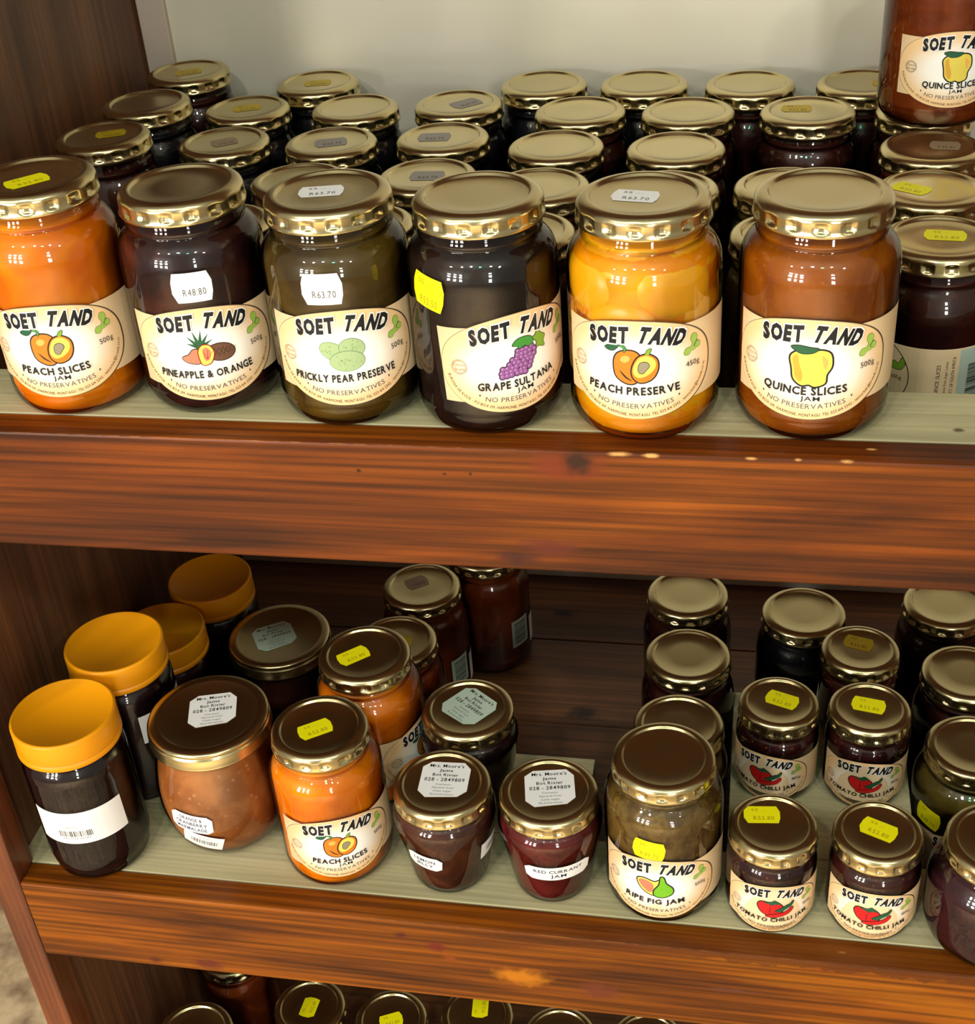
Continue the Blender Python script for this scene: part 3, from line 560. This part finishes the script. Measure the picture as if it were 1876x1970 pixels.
# ---- top shelf, the rows behind (stand lower, on the shelf floor)
GB = {2: 'gold lidded jars in the second row of the top shelf', 3: 'gold lidded jars in the third row of the top shelf', 4: 'gold lidded jars in the fourth row of the top shelf', 5: 'gold lidded jars in the fifth row of the top shelf', 6: 'gold lidded jars in the last row of the top shelf'}
G1 = lambda: price(22, 15, 'sticker', 'R52.80')
GM = lambda: price(22, 15, 'shaded_yellow', 'R52.80', 'brown')  # sticker yellow dulled in the ink to stand for the dim back rows
BK = [  # row, x, y, fill, height scale, label, sticker
 (6, -.468, .4713, 'maroon', 1.098, 'back left corner jar with yellow sticker, beside the pale corner strip', ('y', 0, 0, 5)),
 (6, -.3597, .4764, 'navy', 1, 'last row jar with yellow sticker against the pale back, second from left', ('y', 0, 0, -8)),
 (6, -.1708, .4657, 'navy', 1, 'plain lidded last row jar behind the dark row, first right of the gap', None),
 (6, -.0917, .4628, 'navy', 1, 'plain lidded last row jar, middle of the three with unmarked lids', None),
 (6, -.0107, .4585, 'maroon', 1, 'plain lidded last row jar, rightmost of the three with unmarked lids', None),
 (6, .0727, .4575, 'maroon', 1, 'last row jar partly hidden by the stacked jar, yellow sticker at right', ('y', .018, 0, 0)),
 (5, -.468, .3796, 'navy', 1.13, 'fifth row jar against the left side board, lid mirroring dark and pale', None),
 (5, -.3994, .4119, 'navy', 1, 'fifth row jar with yellowed torn sticker on lid, second from left board', ('y', 0, .003, 0)),
 (5, -.3111, .4115, 'navy', 1, 'fifth row jar with bare gold lid, between torn yellow and dark stickered lids', None),
 (5, -.2307, .4189, 'navy', 1, 'fifth row jar with dark grey sticker on its lid', ('g', .006, 0, 30)),
 (5, -.1341, .3991, 'maroon', 1, 'fifth row bare lidded jar left of the row centre, behind grape jar', None),
 (5, -.0541, .3946, 'maroon', 1, 'fifth row bare lidded jar behind the yellow peach preserve jar', None),
 (5, .0316, .3937, 'maroon', 1, 'fifth row jar with amber sticker standing behind an empty spot', ('y', -.008, .006, 0)),
 (5, .1129, .3931, 'maroon', 1, 'fifth row jar that carries the stacked quince jar', None),
 (4, -.4671, .2955, 'maroon', 1.155, 'brownish lidded fourth row jar with ochre sticker by left side board', ('y', .006, .003, -4)),
 (4, -.3922, .3363, 'navy', 1, 'fourth row jar with square brown sticker centred on bright lid', ('o', 0, 0, 10)),
 (4, -.3093, .3343, 'navy', 1, 'fourth row jar with grey hexagonal sticker centred on bright lid', ('g', 0, 0, 0)),
 (4, -.2274, .3426, 'navy', 1, 'fourth row jar with mauve grey sticker left of lid centre', ('g', -.006, .003, -10)),
 (4, -.142, .3236, 'navy', 1, 'fourth row jar with bare pale lid, left of the last bare one', None),
 (4, -.0578, .3181, 'maroon', 1, 'fourth row jar with bare pale lid, beside the dark empty spot', None),
 (4, .1117, .3175, 'rust', 1, 'jar with orange sticker on dark lid at right, under the stacked jar', ('o', .008, .004, 0)),
 (3, -.3111, .2584, 'navy', 1, 'third row bare lidded jar peeking out left of prickly pear jar', None),
 (3, -.2226, .2668, 'navy', 1, 'third row jar with slate sticker peeking out between front jars', ('g', 0, 0, -12)),
 (3, -.1431, .2477, 'maroon', 1, 'third row bare lidded jar between grape and peach preserve jars', None),
 (3, -.0591, .2421, 'maroon', 1, 'third row jar almost hidden behind peach preserve lid', None),
 (3, .0173, .2474, 'olive', 1, 'third row jar peeking out upper left of quince jar lid', None),
 (3, .1052, .2423, 'olive', 1, 'jar with large dull yellow sticker on lid, right of quince jar', ('Y', -.012, .0, -25)),
 (2, -.3419, .1828, 'navy', 1, 'second row jar whose pale lid shows between pineapple and prickly pear jars', None),
 (2, -.2479, .1833, 'navy', 1, 'second row jar whose lid shows between prickly pear and grape jars', None),
 (2, -.1433, .1718, 'maroon', 1, 'second row jar whose lid shows between grape and peach preserve jars', None),
 (2, .0172, .1715, 'olive', 1, 'second row jar whose lid edge shows left of quince jar', None)]
OG = lambda: price(20, 16, 'tan', 'R48.80', 'brown', None)
GG = lambda: price(24, 17, 'slate', 'R63.70', 'dbrown', None)
for row, x, y, fl, hs, lab, st in BK:
    o = jar(x, y, FT, 'C', fl, lab, GB[row], hs)
    if st: lidsticker(o, {'y': 'bm', 'g': 'bg', 'o': 'bo', 'Y': 'yl'}[st[0]], {'y': GM, 'g': GG, 'o': OG, 'Y': Y1}[st[0]], st[1], st[2], st[3], scale=1.25 if st[0] == 'Y' else 1)
def back_label():
    p = Print(); n = 30; vs = []
    for i in range(n+1): x = -46+92*i/n; vs += [(x, -21), (x, 21)]
    p.add(vs, [(2*i, 2*i+2, 2*i+3, 2*i+1) for i in range(n)], 'band', 0)
    p.ring(-48, 0, 34, 27, .5, 'dbrown', 2, 40, -PI/2, PI/2)
    p.poly([(14, -20), (46, -20), (46, 20), (14, 20)], 'cyan', 1); p.barcode(20, -15, 24, 12, 'black', 3, 5, True)
    p.text('QUINCE SLICES', 2.2, 2, 0, 'dbrown', 3, width=22, rot=PI/2); p.text('Ingredients: Fruit, Sugar, Lemon', 1.5, 6.5, 0, 'dbrown', 3, width=26, rot=PI/2); p.text('PRODUCT OF SOUTH AFRICA', 2, 10.5, 0, 'dbrown', 3, width=32, rot=PI/2)
    p.blob([(-26, 6), (-24, 10), (-21, 9), (-19, 13), (-17, 9), (-20, 5)], 'green', 3, 'black', .3); p.text('500g', 2.6, -22, 0, 'brown', 3, width=7)
    return p
f7 = jar(.1045, .1666, FT, 'C', 'maroon', 'dark jar at far right showing its barcode back label, bright yellow sticker on lid', GB[2])
wraplabel(f7, 'backlabel', 8, 47, fn=back_label, uvs=(40, 30)); lidsticker(f7, 'yl', Y1, .002, .004, 2)
sj = jar(.1177, .383, FT+.1232, 'A', 'rust', 'quince slices jar stacked on another jar at top right corner', None)
wraplabel(sj, 'quince', 15, 41, .9)
# ---- lower shelf
GL = 'jars along the front of the lower shelf'
def strip_label(w=56, h=26, code=True):
    def f():
        p = Print(); n = 24; vs = []
        for i in range(n+1): x = -w/2+w*i/n; vs += [(x, -h/2), (x, h/2)]
        p.add(vs, [(2*i, 2*i+2, 2*i+3, 2*i+1) for i in range(n)], 'paper', 0)
        if code: p.barcode(-16, -8, 24, 5.5, 'grey', 1, 9); p.text('600 1234 56789', 1.3, -4, -9.6, 'grey', 1, width=20); p.text('500g nett', 1.2, -6, 1.5, 'tan', 1, width=9)
        return p
    return f
h1 = jar(-.4627, .0364, D, 'H', 'honeydark', 'tall dark jar with bright orange cap and white barcode label, front left corner', GL)
wraplabel(h1, 'honeystrip', -20, 57, tilt=1, fn=strip_label(68, 30))
h2 = jar(-.4574, .1146, D, 'H', 'honeydark', 'orange capped jar directly behind the front left one', 'orange capped jars at the lower left')
wraplabel(h2, 'honeystrip2', 42, 74, fn=strip_label(50, 26, False))
h3 = jar(-.477, .2206, FL, 'H', 'honeydark', 'brownish orange capped jar half hidden between two others', 'orange capped jars at the lower left')
h4 = jar(-.46, .2945, FL, 'H', 'honeydark', 'orange capped jar furthest back at the lower left', 'orange capped jars at the lower left')
g1 = jar(-.3717, .0697, D, 'G', 'marmalade', 'round amber orange and cranberry marmalade jar with wide gold lid', GL)
def tag_label(lines, w=30, h=15, cap=3.2):
    def f():
        p = Print(); a, b = w/2, h/2; p.poly([(-a, -b+3), (-a+4, -b), (a-4, -b), (a, -b+3), (a, b-3), (a-4, b), (-a+4, b), (-a, b-3)], 'paper', 0)
        n = len(lines)
        for i, (t, tw) in enumerate(lines): p.text(t, cap, 0, (n-1)/2*cap*1.45-i*cap*1.45, 'navy', 1, width=tw, off=.01)
        return p
    return f
wraplabel(g1, 'cranberry', -38, 47, tilt=-4, fn=tag_label([('ORANGE &', 18), ('CRANBERRY', 25), ('MARMALADE', 24)], 33, 17, 3.3))
def code_label():
    p = Print(); p.poly([(-15, -8), (15, -8), (15, 8), (-15, 8)], 'paper', 0); p.barcode(-9, -3, 20, 5, 'grey', 1, 4); p.text('028 2849809', 1.2, 1, 5, 'tan', 1, width=10); return p
wraplabel(g1, 'codetag', -32, 28, tilt=-18, fn=code_label, name='barcode_sticker')
lidsticker(g1, 'maker', maker_sticker, .004, .004, -12, 'maker_sticker')
g2 = jar(-.3862, .2509, FL, 'G', 'maroon', 'wide lidded dark jar with grey written sticker, behind the marmalade jar')
lidsticker(g2, 'makerg', lambda: maker_sticker('cyan', 'dbrown'), -.004, .0, 8, 'maker_sticker')
l3 = jar(-.2825, .0532, D, 'A', 'peach', 'peach slices jam jar with yellow lid sticker on lower shelf front', GL)
wraplabel(l3, 'peachslices', -1); lidsticker(l3, 'yl', Y1, -.003, -.001, 12)
m5 = jar(-.2708, .1331, D, 'A', 'peachdark', 'orange jar standing behind the lower peach slices jar, dull yellow lid sticker')
wraplabel(m5, 'peachslices', 62); lidsticker(m5, 'yl', Y1, -.008, .0, 22)
def blue_code():
    p = Print(); p.poly([(-10, -15), (10, -15), (10, 15), (-10, 15)], 'cyan', 0); p.barcode(-7, -12, 24, 14, 'teal', 1, 6, True); return p
l4 = jar(-.1978, .0465, D, 'T', 'lemon', 'brown lemon jelly jar with gold lid and white written lid sticker', GL)
wraplabel(l4, 'lemonjelly', -34, 38, tilt=-6, fn=tag_label([('LEMON', 16), ('JELLY', 13)], 26, 15, 3.4)); wraplabel(l4, 'sidetag', 66, 38, fn=code_label, tilt=0, name='barcode_sticker')
lidsticker(l4, 'maker', maker_sticker, .002, .003, -14, 'maker_sticker')
l5 = jar(-.1237, .047, D, 'T', 'currant', 'dark red currant jam jar with gold lid and white written lid sticker', GL)
wraplabel(l5, 'redcurrant', 6, 38, fn=tag_label([('RED CURRANT', 34), ('JAM', 11)], 47, 15, 3.6)); lidsticker(l5, 'maker', maker_sticker, .001, .003, 0, 'maker_sticker')
m9 = jar(-.1942, .1234, D, 'T', 'honeydark', 'dark jar with pale green written lid sticker, behind the lemon jelly jar')
lidsticker(m9, 'makerc', lambda: maker_sticker('cyan', 'black'), .001, .002, -52, 'maker_sticker')
for (x, y, lab, st) in ((-.2796, .2395, 'rust red jar with yellowish sticker hidden behind the dull orange jar', ('y', .002, -.002, -20)), (-.2745, .3151, 'rust red jar with bright cream lid and square brown sticker, under the upper rail', ('o', -.004, .006, 20)), (-.2291, .3758, 'rust red jar at the very back with its lid hidden by the upper rail', None)):
    o = jar(x, y, FL, 'C', 'rust', lab, 'rust red jars at the back of the lower shelf')
    wraplabel(o, 'bluecode', 44, 44, fn=blue_code, name='barcode_label'); wraplabel(o, 'paperedge', 84, 36, fn=lambda: strip_label(22, 30, False)(), name='label')
    if st: lidsticker(o, {'y': 'bm', 'o': 'bo'}[st[0]], {'y': GM, 'o': OG}[st[0]], st[1], st[2], st[3])
l6 = jar(-.0461, .0495, D, 'A', 'fig', 'ripe fig jam jar with bare gold lid and yellow sticker on glass', GL)
wraplabel(l6, 'fig', -7, 38); wraplabel(l6, 'y4970', -14, 74, fn=lambda: price(22, 17, 'sticker', 'R49.70', 'faint', 'SS ...', -4), tilt=-6, name='price_sticker')
GT = 'small tomato chilli jam jars'
TL = [(.0267, .0397, 'tomato chilli jam jar at front, yellow sticker tilted at lid upper left', 6, (-.008, .008, 8), GL), (.0936, .0412, 'tomato chilli jam jar at front right, yellow sticker centred on lid', 2, (0, .002, -16), GL),
      (.0297, .1606, 'tomato chilli jam jar in second row, left, green-yellow lid sticker', -16, (.002, .003, -18), GT), (.0937, .1608, 'tomato chilli jam jar in second row, right, green-yellow lid sticker', 2, (-.001, .003, -4), GT)]
for x, y, lab, dg_, st, gr in TL:
    o = jar(x, y, D, 'S', 'tomato', lab, gr); wraplabel(o, 'tomato', dg_, 28, .80); lidsticker(o, 'yl', Y1, st[0], st[1], st[2], scale=.92)
o = jar(.0901, .2269, D, 'S', 'tomato', 'small jar with ochre sticker on brown lid, behind the second row tomato jars'); lidsticker(o, 'bm', GM, -.002, .007, -10)
l9 = jar(.1677, .0325, D, 'W', 'plum', 'squat plum dark jar cut off by the right edge, lower shelf front', GL)
wraplabel(l9, 'quince', 58, 34, .8)
for x, y, lab, fl in ((-.0454, .3248, 'bare lidded jar under the upper rail, back of the left column', 'maroon'), (-.0405, .2442, 'bare lidded dark jar in the middle of the column behind the fig jar', 'maroon'), (-.0429, .163, 'bare lidded jar directly behind the ripe fig jam jar', 'fig'),
                      (.0504, .3075, 'bare lidded jar at back centre right with greenish label below', 'navy'), (.1649, .3298, 'back right jar cut by rail and frame edge', 'maroon'), (.1727, .2426, 'bare lidded dark jar at right edge, middle of its column', 'maroon')):
    o = jar(x, y, FL, 'C', fl, lab, 'bare lidded jars at the back right of the lower shelf')
    if fl == 'navy': wraplabel(o, 'greenpatch', -16, 62, fn=lambda: tag_label([('500g', 6)], 22, 16, 2)(), name='label')
r10 = jar(.1693, .1607, FL, 'A', 'olive', 'olive green jar at right edge with orange-yellow sticker on its glass')
wraplabel(r10, 'fig', 10, 38); wraplabel(r10, 'y4970', -36, 78, fn=lambda: price(22, 17, 'sticker', 'R49.70', 'faint', 'SS ...', -4), tilt=-6, name='price_sticker')
# ---- bottom shelf, just in view
GBm = 'jars on the bottom shelf'
for x, y, z, fl, lab, st in ((-.4543, .0657, D3, 'maroon', 'bottom shelf jar with bare lid, leftmost in view', None), (-.3867, .1572, FL3, 'rust', 'bottom shelf jar with yellow sticker tilted upright, second lid from left', ('y', 0, 0, 60)), (-.3061, .1538, FL3, 'rust', 'bottom shelf jar with squarish yellow sticker, third lid from left', ('y', 0, -.001, 4)),
                          (-.2268, .1684, FL3, 'rust', 'bottom shelf jar with yellow sticker high under the rail, fourth lid from left', ('y', .004, .008, 80)), (-.1472, .1552, FL3, 'navy', 'bottom shelf jar with sticker at the picture edge, rightmost of the stickered', ('y', .002, -.010, 15)), (-.4835, .2135, FL3, 'rust', 'bottom shelf reddish jar whose lid is mostly behind the rail', None), (-.0667, .1601, FL3, 'maroon', 'bottom shelf jar whose lid edge barely shows below the rail', None)):
    o = jar(x, y, z, 'T' if z == D3 else 'C', fl, lab, GBm) if z != D3 else jar(x, y, z, 'A', fl, lab, GBm)
    if st: lidsticker(o, 'by', G1, st[1], st[2], st[3])
# ------------------------------------------------------------------ the shelving unit
U = bpy.data.objects.new('display_shelf', None); link(U); U.location = (0, 0, -1.0)
tag(U, 'varnished pine display shelving with raised front ledges holding the preserves', 'shelf')
def ub(name, x0, x1, y0, y1, z0, z1, mat, bev=.0012):
    o = box(name, x0, x1, y0, y1, z0, z1, M[mat] if isinstance(mat, str) else mat, None, bev); o.parent = U; o.matrix_parent_inverse = Matrix.Translation((0, 0, 1.0)); return o
XL, XR, YB = -.5118, .62, .515
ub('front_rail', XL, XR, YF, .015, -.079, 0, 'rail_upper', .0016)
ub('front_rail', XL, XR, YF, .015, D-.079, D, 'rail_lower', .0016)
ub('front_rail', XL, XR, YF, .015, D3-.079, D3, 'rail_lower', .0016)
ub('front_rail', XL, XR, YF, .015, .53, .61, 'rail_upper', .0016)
ub('corner_post', -.5345, XL, YF, .018, -1.0, .62, 'wood_post', .0014)
ub('corner_post', XR, XR+.0227, YF, .018, -1.0, .62, 'wood_post', .0014)
ub('side_panel', -.5345, -.5215, .018, YB+.012, -1.0, .62, 'wood_side')
ub('side_panel', XR+.0097, XR+.0227, .018, YB+.012, -1.0, .62, 'wood_side')
ub('back_panel', -.5215, XR+.0097, YB, YB+.012, -1.0, .62, 'back_paint', 0)
ub('corner_strip', -.5195, -.495, YB-.006, YB, -.0747, .62, 'strip_paint', .001)
ub('top_board', -.5345, XR+.0227, YF, YB+.012, .62, .638, 'wood_side')
for zf, mt in ((-.0747, 'wood_floor'), (FL, 'wood_floor'), (FL3, 'wood_floor'), (.55, 'wood_side')):   # the shelf floors, boards running left to right
    ys = [.015, .135, .285, .40, YB]
    for a, b_ in zip(ys, ys[1:]): ub('shelf_board', -.5215, XR+.0097, a+.0006, b_-.0006, zf-.016, zf, mt, .001)
for zf in (FL, FL3): ub('back_cleat', -.5215, XR+.0097, .5005, YB, zf, zf+.03, 'back_paint', .001)
ub('ledge_board', -.5215, XR+.0097, .0155, .067, -.016, -.0005+.0005, 'paint', .0006)
ub('ledge_board', -.5215, XR+.0097, .0155, .083, D-.016, D, 'paint', .0006)
ub('ledge_board', -.5215, -.1073, .0835, .1665, D-.016, D, 'paint', .0006)
ub('ledge_board', -.003, .1285, .0835, .256, D-.016, D, 'paint', .0006)
ub('ledge_board', -.5215, XR+.0097, .0155, .10, D3-.016, D3, 'paint', .0006)
for z in (-.016, D-.016, D3-.016):                      # blocks that carry the ledges
    for x in (-.515, -.30, -.09, .2, .5): ub('ledge_block', x, x+.018, .02, .062, z-.059+.0003, z, 'wood_floor', .0008)
for x, y0, y1 in ((-.50, .09, .16), (-.13, .09, .16), (.0, .09, .118), (.108, .20, .25)): ub('ledge_block', x, x+.016, y0, y1, FL, D-.016, 'wood_floor', .0008)
# ------------------------------------------------------------------ the room round it
m, n, b, l = nt('speckled_tan_floor'); tx = node(n, 'ShaderNodeTexCoord'); no = node(n, 'ShaderNodeTexNoise'); no.inputs['Scale'].default_value = 22; no.inputs['Detail'].default_value = 8; l.new(tx.outputs['Object'], no.inputs['Vector'])
r = node(n, 'ShaderNodeValToRGB'); r.color_ramp.elements[0].position = .36; r.color_ramp.elements[0].color = L(124, 100, 74); r.color_ramp.elements[1].position = .6; r.color_ramp.elements[1].color = L(206, 182, 146); l.new(no.outputs['Fac'], r.inputs[0]); l.new(r.outputs[0], b.inputs['Base Color']); b.inputs['Roughness'].default_value = .6
tag(box('floor', -3, 3, -5, .6, -1.05, -1.0, m, None, 0), kind='structure')
tag(box('wall_back', -3, 3, .6, .7, -1.0, 1.7, M['wall'], None, 0), kind='structure')
